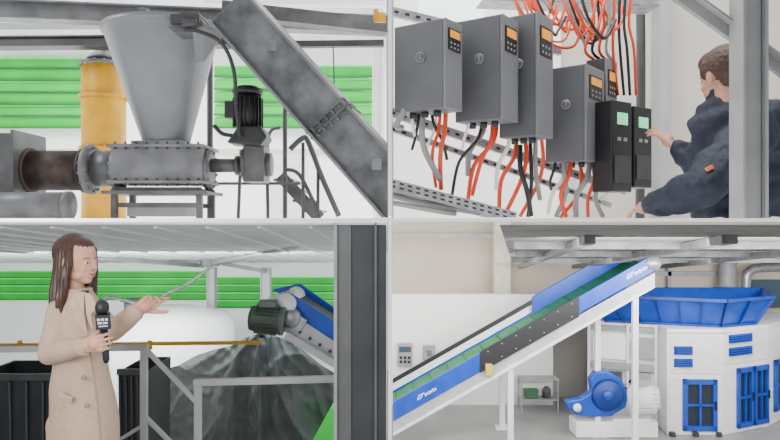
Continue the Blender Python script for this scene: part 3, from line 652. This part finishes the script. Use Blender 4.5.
    b=MB(); b.poly([g(284,293,-.08),g(292,287,.45),g(348,322,.45),g(348,330,-.08)],V(0,0,-.02)); fin(b,'belt',mat('dark_belt',(.03,.045,.06),.6),r)
    b=MB(); b.poly([g(262,318,-.14),g(276,304,-.14),g(346,350,-.14),g(346,372,-.14)],V(0,.03,0))
    b.m=1
    for i in range(6): q=g(290+i*10,326+i*6.4,-.15); b.cyl(q+V(0,.02,0),q+V(0,-.02,0),.012,seg=6)
    fin(b,'frame_plate',[SILV,DGREY],r,bevel=.003)
    b=MB(); b.cyl(g(284,306,-.2),g(284,306,-.2)+V(0,.62,0),.075,seg=28); fin(b,'drum',WHITE,r)
    b=MB(); c=g(291,318,-.16); b.lathe(c,c+V(0,-.06,0),[(0,.075),(.5,.07),(1,.04)],24); b.box(c+V(0,0,0),(.22,.03,.09),Matrix.Rotation(.55,3,'Y')); fin(b,'bearing',STEEL,r)
    b=MB(); p=g(249,318,-.24);q=g(284,322,-.24); b.lathe(p,q,[(0,.05),(.05,.085),(.15,.09),(.85,.09),(.9,.10),(1,.10)],32)
    dm=(q-p).normalized()
    for k in range(24):
        t=k*math.pi/12; a=dm.orthogonal().normalized(); u=a*math.cos(t)+dm.cross(a)*math.sin(t)
        b.beam(p.lerp(q,.2)+u*.095,p.lerp(q,.82)+u*.095,.005,.02,u)
    fin(b,'motor',MOTOR,r)
    b=MB(); b.box(g(268,304,-.26),(.12,.1,.05)); fin(b,'motor_terminal_box',MOTOR,r,bevel=.006)
    for (p,q,w) in ((g(286,335,-.2),g(345,370,-.2),.05),(g(270,300,.4),g(292,292,-.1),.03)):
        b=MB(); b.beam(p,q,w,w); fin(b,'support_bar',SILV,r)
    dcx=3.6
    r=thing('steel_column','heavy dark grey steel column with lighter flange edge','column',V(P(366,0,dcx).x,dcx,0))
    s=dcx/F
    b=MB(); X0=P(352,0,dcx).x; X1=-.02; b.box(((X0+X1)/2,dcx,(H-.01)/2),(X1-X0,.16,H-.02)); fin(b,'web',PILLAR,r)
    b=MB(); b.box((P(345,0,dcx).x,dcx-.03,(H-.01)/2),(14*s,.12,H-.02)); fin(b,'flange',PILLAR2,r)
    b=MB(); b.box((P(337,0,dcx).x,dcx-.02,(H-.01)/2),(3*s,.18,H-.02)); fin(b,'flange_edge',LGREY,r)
    b=MB(); b.box((P(376,0,dcx).x,dcx-.09,(H-.01)/2),(2*s,.02,H-.02)); fin(b,'cable_duct',PILLAR2,r)
bl()
# ================================================================= BOTTOM RIGHT bay
def br():
    D=15.6
    b=MB(); b.box((6.05,D+.1,2),(12.0,.2,3.98)); struct(b,'wall_back',BEIGE,'beige upper hall wall')
    a=P(391,295,14.6);q=P(552,405,14.6)
    b=MB(); b.box(((a.x+q.x)/2+.02,14.7,a.z/2),(q.x-a.x,.2,a.z)); struct(b,'wall_low_partition',mat('bright_white_wall',(.90,.90,.88),.7,var=.02),'white lower partition wall')
    b=MB(); b.box(((q.x+9)/2,15.3,.95),(9-q.x,.1,1.9)); struct(b,'wall_right',BEIGE2,'grey lower wall behind the machine')
    b=MB(); X=P(501,0,15.2).x; b.box((X,15.2,1.99),(.36,.4,3.96)); fin(b,'concrete_column',mat('warm_concrete',(.60,.54,.46),.8),label='warm grey concrete column against the wall',cat='column')
    b=MB(); b.box((1.2,15.3,P(0,236,15.3).z),(2.3,.2,.10)); fin(b,'wall_ledge_beam',LGREY,label='pale horizontal beam high on the wall',cat='beam')
    zc=lambda d:4.45-.0915*d
    c=[V(P(512,0,15.5).x,15.5,zc(15.5)),V(9.2,15.5,zc(15.5)),V(5.0,5.2,zc(5.2)-.02),V(P(500,0,5.2).x,5.2,zc(5.2)-.02)]
    b=MB(); b.poly(c,V(0,0,.01)); struct(b,'ceiling_right',CEILG,'dark grey open ceiling')
    for k,d in enumerate((7.4,9.6,12.6)):
        z=zc(d)-.05; b=MB(); x0=P(514,0,d).x; x1=P(790,0,d).x; b.beam(V(x0,d,z),V(x1,d,z),.10,.08); fin(b,'ceiling_beam',MGREY if k!=1 else GREY,label='grey concrete ceiling beam',cat='beam',group='ceiling beams')
    for (x0,x1,w) in ((590,520,.10),(730,575,.14),(900,660,.14)):
        b=MB(); b.beam(V(P(x0,0,6.2).x,6.2,zc(6.2)-.06),V(P(x1,0,15).x,15,zc(15)-.12),w,.08); fin(b,'ceiling_joist',GREY,label='long grey ceiling joist',cat='beam',group='ceiling joists')
    b=MB(); b.beam(P(506,236,14.0),P(640,246,15.2),.10,.10); fin(b,'wall_girder',LGREY,label='pale girder running beneath the ceiling',cat='beam')
    r=thing('ventilation_duct','silver round ventilation duct with elbow','duct',V(P(726,0,15.2).x,15.2,0))
    b=MB(); b.tube([V(P(727,0,15.2).x,15.2,.02),P(727,300,15.2),P(727,262,15.2),P(724,250,15.1),P(712,246,15.0),P(650,246,14.8)],.19,20)
    for y in (262,285): b.cyl(P(727,y,15.2),P(727,y+2,15.2),.22,seg=24)
    fin(b,'duct_body',LGREY,r)
    b=MB(); b.tube([P(790,268,15.0),P(765,268,15.0),P(750,272,15.0),P(746,290,15.0),V(P(746,0,15.0).x,15.0,.03)],.10,16); fin(b,'side_duct',STEEL,r)
    b=MB(); b.tube([P(790,247,14.9),P(760,247,14.9),P(740,252,15.1)],.10,12); fin(b,'side_duct',LGREY,r)
    b=MB(); b.poly([P(752,308,15.4),P(790,308,15.4),P(790,280,15.4),P(752,280,15.4)],V(0,.04,0)); struct(b,'window_6',DWIN,'dark strip window')
    b=MB(); b.box(P(680,274,15.45),(2.4,.08,.10)); b.box(V(P(670,0,15.4).x,15.45,1.6),(.08,.08,2.6)); fin(b,'wall_pipe_rack',LGREY,label='pale pipe rack on the rear wall',cat='pipe rack')
    for (x,y,w,h,l) in ((405,355,15,23,'grey wall control box with buttons'),(429,353,12,15,'small pale wall socket box')):
        q=P(x,y,14.54); s=14.5/F
        r=thing('control_box',l,'control box',q)
        b=MB(); b.box(q,(w*s,.12,h*s)); fin(b,'case',LGREY,r,bevel=.01)
        if w>13:
            b=MB(); b.box(q+V(0,-.065,.12),(w*s*.8,.02,.12)); fin(b,'display',DWIN,r)
            for i in range(3):
                for j in range(2): b=MB(); p=q+V(-.09+.09*i,-.06,-.05-.09*j); b.cyl(p,p+V(0,-.03,0),.03,seg=12); fin(b,'button',BLACK,r)
        else:
            b=MB(); b.box(q+V(0,-.065,.0),(.10,.02,.12)); fin(b,'socket',GREY,r)
    r=thing('shelf_rack','small shelf rack with stored parts by the wall','shelf',V(P(538,0,14.2).x,14.2,0))
    b=MB(); X=P(538,0,14.2).x
    for sx in (-.38,.38):
        for sy in (-.15,.15): b.box((X+sx,14.2+sy,.35),(.03,.03,.7))
    for z in (.25,.68): b.box((X,14.2,z),(.8,.34,.03))
    fin(b,'shelf_frame',LGREY,r)
    b=MB(); b.box((X-.15,14.2,.345),(.28,.22,.15)); b.box((X-.15,14.2,.43),(.30,.24,.02)); fin(b,'storage_box',mat('green_box',(.05,.14,.07),.6),label='small dark green storage box on a rack',cat='box',bevel=.01)
    b=MB(); b.lathe(V(X+.18,14.2,.27),V(X+.18,14.2,.5),[(0,.09),(.8,.09),(.9,.05),(1,.05)],20); fin(b,'canister',MGREY,label='small grey canister on a rack',cat='canister')
    dn=12.0; df=12.95
    r=thing('inclined_belt_conveyor','long inclined blue and black belt conveyor on white legs','conveyor',V(P(510,0,dn).x,dn,0))
    T=lambda x:404+(x-391)*(253-404)/(657-391)
    def pan(x0,x1,o0,o1,d,th,m,name,bev=.008):
        b=MB(); b.poly([P(x0,T(x0)+o0,d),P(x1,T(x1)+o0,d),P(x1,T(x1)+o1,d),P(x0,T(x0)+o1,d)],V(0,th,0)); return fin(b,name,m,r,bevel=bev)
    pan(393,480,0,19,dn,.05,BLUE,'blue_side_panel')
    bp=MB(); bp.poly([P(480,T(480)-1,dn-.01),P(579,T(579)-1,dn-.01),P(579,T(579)+20,dn-.01),P(480,T(480)+20,dn-.01)],V(0,.05,0)); bp.m=1
    for x in range(488,578,14):
        for o in (3,16): q=P(x,T(x)+o,dn-.01); bp.cyl(q+V(0,.02,0),q+V(0,-.012,0),.011,seg=8)
    fin(bp,'black_side_panel',[mat('black_panel',(.014,.014,.017),.5),LGREY],r)
    pan(579,657,0,17,dn,.05,BLUE,'blue_side_panel')
    pan(393,655,19,33,dn+.02,.06,SILV,'frame_rail'); pan(393,655,31,34,dn-.03,.12,WHITE,'frame_lip')
    def far(x,o,d):
        p=P(x,T(x)+o,dn); return V(p.x,d,p.z)
    b=MB(); b.poly([far(393,4,dn+.05),far(655,4,dn+.05),far(655,4,df),far(393,4,df)],V(0,0,-.04))
    b.m=1
    for x in range(396,655,18): b.beam(far(x,3.6,dn+.06),far(x,3.6,df-.01),.02,.012)
    fin(b,'belt',[BELT,mat('belt_dark',(.01,.10,.03),.6)],r)
    b=MB(); b.poly([far(393,-7,df),far(540,-7,df),far(540,14,df),far(393,14,df)],V(0,.05,0)); fin(b,'far_side_rail',WHITE,r)
    b=MB(); b.poly([far(393,-11,df-.01),far(545,-11,df-.01),far(545,-6,df-.01),far(393,-6,df-.01)],V(0,.05,0)); fin(b,'black_edge_strip',BLACK,r)
    b=MB(); b.poly([far(393,2,df-.02),far(543,2,df-.02),far(543,8,df-.02),far(393,8,df-.02)],V(0,.02,0)); fin(b,'far_blue_strip',BLUE,r)
    b=MB(); b.poly([far(543,-14,df-.02),far(640,-14,df-.02),far(650,8,df-.02),far(543,8,df-.02)],V(0,.05,0)); fin(b,'far_blue_panel',BLUE,r,bevel=.006)
    b=MB(); b.cyl(P(654,T(654)+9,dn-.03),P(654,T(654)+9,dn-.03)+V(0,1.0,0),.13,seg=28); fin(b,'head_drum',STEEL,r)
    def logo(x,o,k=.62):
        b=MB(); c=P(x,T(x)+o,dn-.004); ang=math.atan2(151,266)
        R=Matrix.Rotation(-ang,3,'Y')
        b.beam(c+R@V(-.26*k,0,-.05*k),c+R@V(-.16*k,0,.06*k),.012,.03*k,R@V(0,0,1)); b.beam(c+R@V(-.16*k,0,.06*k),c+R@V(.02*k,0,.05*k),.012,.03*k,R@V(0,0,1)); b.beam(c+R@V(-.2*k,0,-.05*k),c+R@V(-.05*k,0,.0*k),.012,.03*k,R@V(0,0,1))
        for i in range(6): b.box(c+R@V((.04+.075*i)*k,0,-.02*k),(.045*k,.010,(.07 if i%2 else .10)*k),R)
        fin(b,'white_emblem',WHITE,r)
    logo(424,10,.55); logo(634,8,.6)
    b=MB(); b.box(P(489,T(489)+22,dn-.05),(.12,.1,.2)); fin(b,'sensor_box',mat('sensor_yellow',(.60,.42,.06),.5),r,bevel=.01)
    for (x,d) in ((511,dn+.05),(511,df),(636,dn+.05),(606,dn+.5)):
        q=far(x,30,d); b=MB(); b.box((q.x,d,q.z/2),(.10,.09,q.z)); b.box((q.x,d,.02),(.26,.24,.04)); fin(b,'leg',WHITE,r,bevel=.006)
    r=thing('shredder','large white industrial shredder with blue hopper and blue doors','industrial machine',V(P(690,0,13).x,13,0))
    def gp(x,d,z): return V((x-390)/F*d,d,z)
    foot=[(588,13.6),(658,13.1),(667,12.55),(722,12.5),(768,13.05),(800,14.2),(800,14.75),(588,14.75)]
    zt=P(0,332,12.6).z
    b=MB(); b.poly([gp(x,d,0) for x,d in foot],V(0,0,zt)); fin(b,'body',WHITE,r,bevel=.02)
    b=MB(); b.poly([gp(x,d-.04,zt) for x,d in foot],V(0,0,.06)); fin(b,'top_flange',WHITE,r)
    z1=zt+.06
    bo=[gp(606,13.45,z1),gp(720,12.7,z1),gp(755,13.1,z1),gp(755,14.5,z1),gp(606,14.5,z1)]
    z2=P(0,301,12.3).z
    to=[gp(588,13.2,z2),gp(726,12.25,z2),gp(774,12.9,z2),gp(765,14.7,z2),gp(592,14.7,z2)]
    cc=V(sum(q.x for q in to)/5,sum(q.y for q in to)/5,z2)
    ti=[p+(cc-p)*.04 for p in to]; bi=[p+V(0,0,.02)+(V(cc.x,cc.y,p.z)-p)*.12 for p in bo]
    b=MB(); b.loft([bo,to,ti,bi],cap=True); hop=fin(b,'hopper',BLUE,r,bevel=.01)
    b=MB()
    for e0,e1,n in ((0,1,6),(1,2,2)):
        for i in range(n+1):
            t=i/n; b.beam(bo[e0].lerp(bo[e1],t)+V(0,-.02,0),to[e0].lerp(to[e1],t)+V(0,-.02,0),.025,.05)
        b.beam(to[e0]+V(0,-.03,0),to[e1]+V(0,-.03,0),.07,.06); b.beam(bo[e0]+V(0,-.03,0.02),bo[e1]+V(0,-.03,0.02),.07,.05)
    fin(b,'hopper_ribs',BLUE2,hop)
    def facet(i,j,z0,z1,t0,t1,o,th):
        A=gp(*foot[i],0);B=gp(*foot[j],0); u=(B-A); n=V(u.y,-u.x,0).normalized()
        p0=A+u*t0+n*o; p1=A+u*t1+n*o
        return [p0+V(0,0,z0),p1+V(0,0,z0),p1+V(0,0,z1),p0+V(0,0,z1)],n*th
    def fb(i,j,z0,z1,t0,t1,o,th,m,name,par=r,bev=.006):
        b=MB(); b.poly(*facet(i,j,z0,z1,t0,t1,o,th)); return fin(b,name,m,par,bevel=bev)
    def louv(i,j,z0,z1,t0,t1):
        b=MB(); b.poly(*facet(i,j,z0,z1,t0,t1,0,.03)); b.m=1; n=4
        for k in range(n): 
            za=z0+(z1-z0)*(k+.2)/n; b.poly(*facet(i,j,za,za+(z1-z0)/n*.45,t0+.02,t1-.02,.0,.06))
        fin(b,'vent_panel',[BLUE2,BLUE],r)
    louv(2,3,1.50,1.66,.12,.46); louv(2,3,1.27,1.43,.12,.46)
    louv(3,4,1.70,1.86,.12,.62); louv(3,4,1.46,1.62,.12,.62)
    def door(i,j,z0,z1,t0,t1,kn=2):
        dk=mat('dark_opening',(.012,.018,.028),.5)
        dd=fb(i,j,z0,z1,t0,t1,-.02,.03,dk,'door')
        b=MB(); w=(t1-t0)*.13
        b.poly(*facet(i,j,z0,z1,t0,t0+w,0,.06)); b.poly(*facet(i,j,z0,z1,t1-w,t1,0,.06)); b.poly(*facet(i,j,z1-.09,z1,t0,t1,0,.06)); b.poly(*facet(i,j,z0,z0+.09,t0,t1,0,.06))
        for k in range(1,kn+1):
            t=t0+(t1-t0)*k/(kn+1); b.poly(*facet(i,j,z0,z1,t-w*.25,t+w*.25,0,.055))
        b.poly(*facet(i,j,(z0+z1)/2-.02,(z0+z1)/2+.02,t0,t1,0,.055))
        fin(b,'door_frame',BLUE,dd)
        b=MB(); b.poly(*facet(i,j,(z0+z1)/2-.08,(z0+z1)/2+.08,t1-w*.7,t1-w*.3,.05,.04)); fin(b,'handle',BLACK,dd)
    door(2,3,.10,1.05,.28,.90,1); door(3,4,.10,1.22,.30,.62,1); door(3,4,.10,1.22,.66,.97,1); door(4,5,.25,1.25,.15,.7,1)
    P2=mat('off_white_panel',(.70,.70,.69),.5,var=.07)
    fb(2,3,1.15,1.90,.05,.97,0,.018,P2,'housing_panel'); fb(3,4,1.32,1.95,.04,.97,0,.018,P2,'housing_panel'); fb(2,3,.06,1.10,.03,.22,0,.02,P2,'housing_panel')
    fb(0,1,1.25,1.75,.08,.55,.0,.08,mat('clean_white',(.95,.95,.95),.4,var=.01,emit=.1),'cover_plate')
    fb(0,1,1.05,1.18,.05,.95,.0,.10,LGREY,'ledge'); fb(0,1,.45,1.0,.10,.5,0,.03,MGREY,'service_panel'); fb(0,1,.45,1.02,.62,.9,0,.07,LGREY,'service_panel')
    fb(0,1,1.30,1.70,.64,.95,.0,.12,LGREY,'service_panel'); fb(0,1,1.80,1.90,.05,.95,0,.06,LGREY,'ledge')
    for t in (.02,.58,.97):
        fb(0,1,.0,1.95,t-.02,t+.02,0,.09,WHITE,'frame_post')
    b=MB()
    for k in range(3): q=gp(598+k*14,13.3,.55+.1*k); b.tube([q,q+V(.1,-.15,.15),q+V(.3,-.12,.05),q+V(.45,-.05,.3)],.02)
    fin(b,'hydraulic_hose',BLACK,r)
    pr=[(566,402),(568,410),(577,416),(592,418),(612,417),(626,408),(629,396),(622,380),(608,372),(596,372),(590,380),(592,392),(582,399)]
    b=MB(); b.poly([P(x,y,12.4) for x,y in pr],V(0,.2,0)); g=fin(b,'belt_guard',BLUE,r,bevel=.03)
    b=MB(); c=P(608,396,12.38); b.lathe(c+V(0,.02,0),c+V(0,-.06,0),[(0,.30),(1,.26)],36); fin(b,'guard_disc',BLUE2,g)
    b=MB(); c=P(608,396,12.31); b.lathe(c,c+V(0,-.03,0),[(0,.10),(1,.09)],24); fin(b,'hub_cap',BLUE,g)
    b=MB(); c=P(577,408,12.38); b.lathe(c,c+V(0,-.05,0),[(0,.08),(1,.07)],24); fin(b,'guard_badge',WHITE,g)
    b=MB(); p=P(628,400,12.5);q=P(660,399,12.3); b.lathe(p,q,[(0,.2),(.08,.25),(.8,.25),(.85,.2),(1,.18)],32)
    for kk in range(20):
        t=kk*math.pi/10; u=V(0,math.cos(t),math.sin(t)); b.beam(p.lerp(q,.12)+u*.25,p.lerp(q,.78)+u*.25,.012,.04,u)
    fin(b,'drive_motor',P2,r)
    b=MB(); b.box(P(643,384,12.4),(.26,.2,.12)); fin(b,'motor_box',LGREY,r,bevel=.01)
    b=MB(); q=P(614,418,12.55); b.box((q.x,12.62,.15),(1.5,.5,.28)); b.box((q.x+.3,12.62,.30),(.7,.36,.06)); fin(b,'motor_base',WHITE,r,bevel=.01)
    for x in (672,695,718):
        b=MB(); b.box((gp(x,12.5,0).x,12.48,.04),(.08,.12,.08)); fin(b,'foot',DGREY,r)
br()
# ================================================================= light
w=bpy.data.worlds.new('World'); bpy.context.scene.world=w; w.use_nodes=True
w.node_tree.nodes['Background'].inputs[0].default_value=(.95,.98,1,1); w.node_tree.nodes['Background'].inputs[1].default_value=.68
def area(loc,to,sx,sy,e,col=(1,1,1)):
    l=bpy.data.lights.new('added_bay_light','AREA'); l.shape='RECTANGLE'; l.size=sx; l.size_y=sy; l.energy=e; l.color=col  # unseen area lights added to brighten the bays, no fittings behind them
    o=bpy.data.objects.new('added_bay_light',l); COL.objects.link(o); o.location=loc; o.rotation_euler=(Vector(to)-Vector(loc)).to_track_quat('-Z','Y').to_euler()
area((-3,6.6,H+4),(-3,9,H+1),5,2,480)
area((-4.5,3.2,H+3),(-1.5,4.5,H+.5),1.2,1.2,110)
area((1.2,3.0,H+3),(1.8,5,H+.3),2.5,1.5,150,(1,.98,.95))
area((-3.2,6.5,3.55),(-3.2,10,2.4),5,1.0,250,(.95,1,1))
area((-1.6,1.4,3.85),(-1.9,4.0,2.8),1.5,.6,34)
area((4.0,11.0,3.3),(3.0,15.5,1.8),8,1,360,(1,.99,.97))
area((5.0,6.5,3.7),(5.0,13,1.0),7,1.2,660,(1,.99,.97))
cam=bpy.data.cameras.new('Camera'); co=bpy.data.objects.new('Camera',cam); COL.objects.link(co)
co.location=(0,0,H); co.rotation_euler=(math.pi/2,0,0); cam.sensor_width=36; cam.lens=36*F/780; cam.clip_start=.05
bpy.context.scene.camera=co
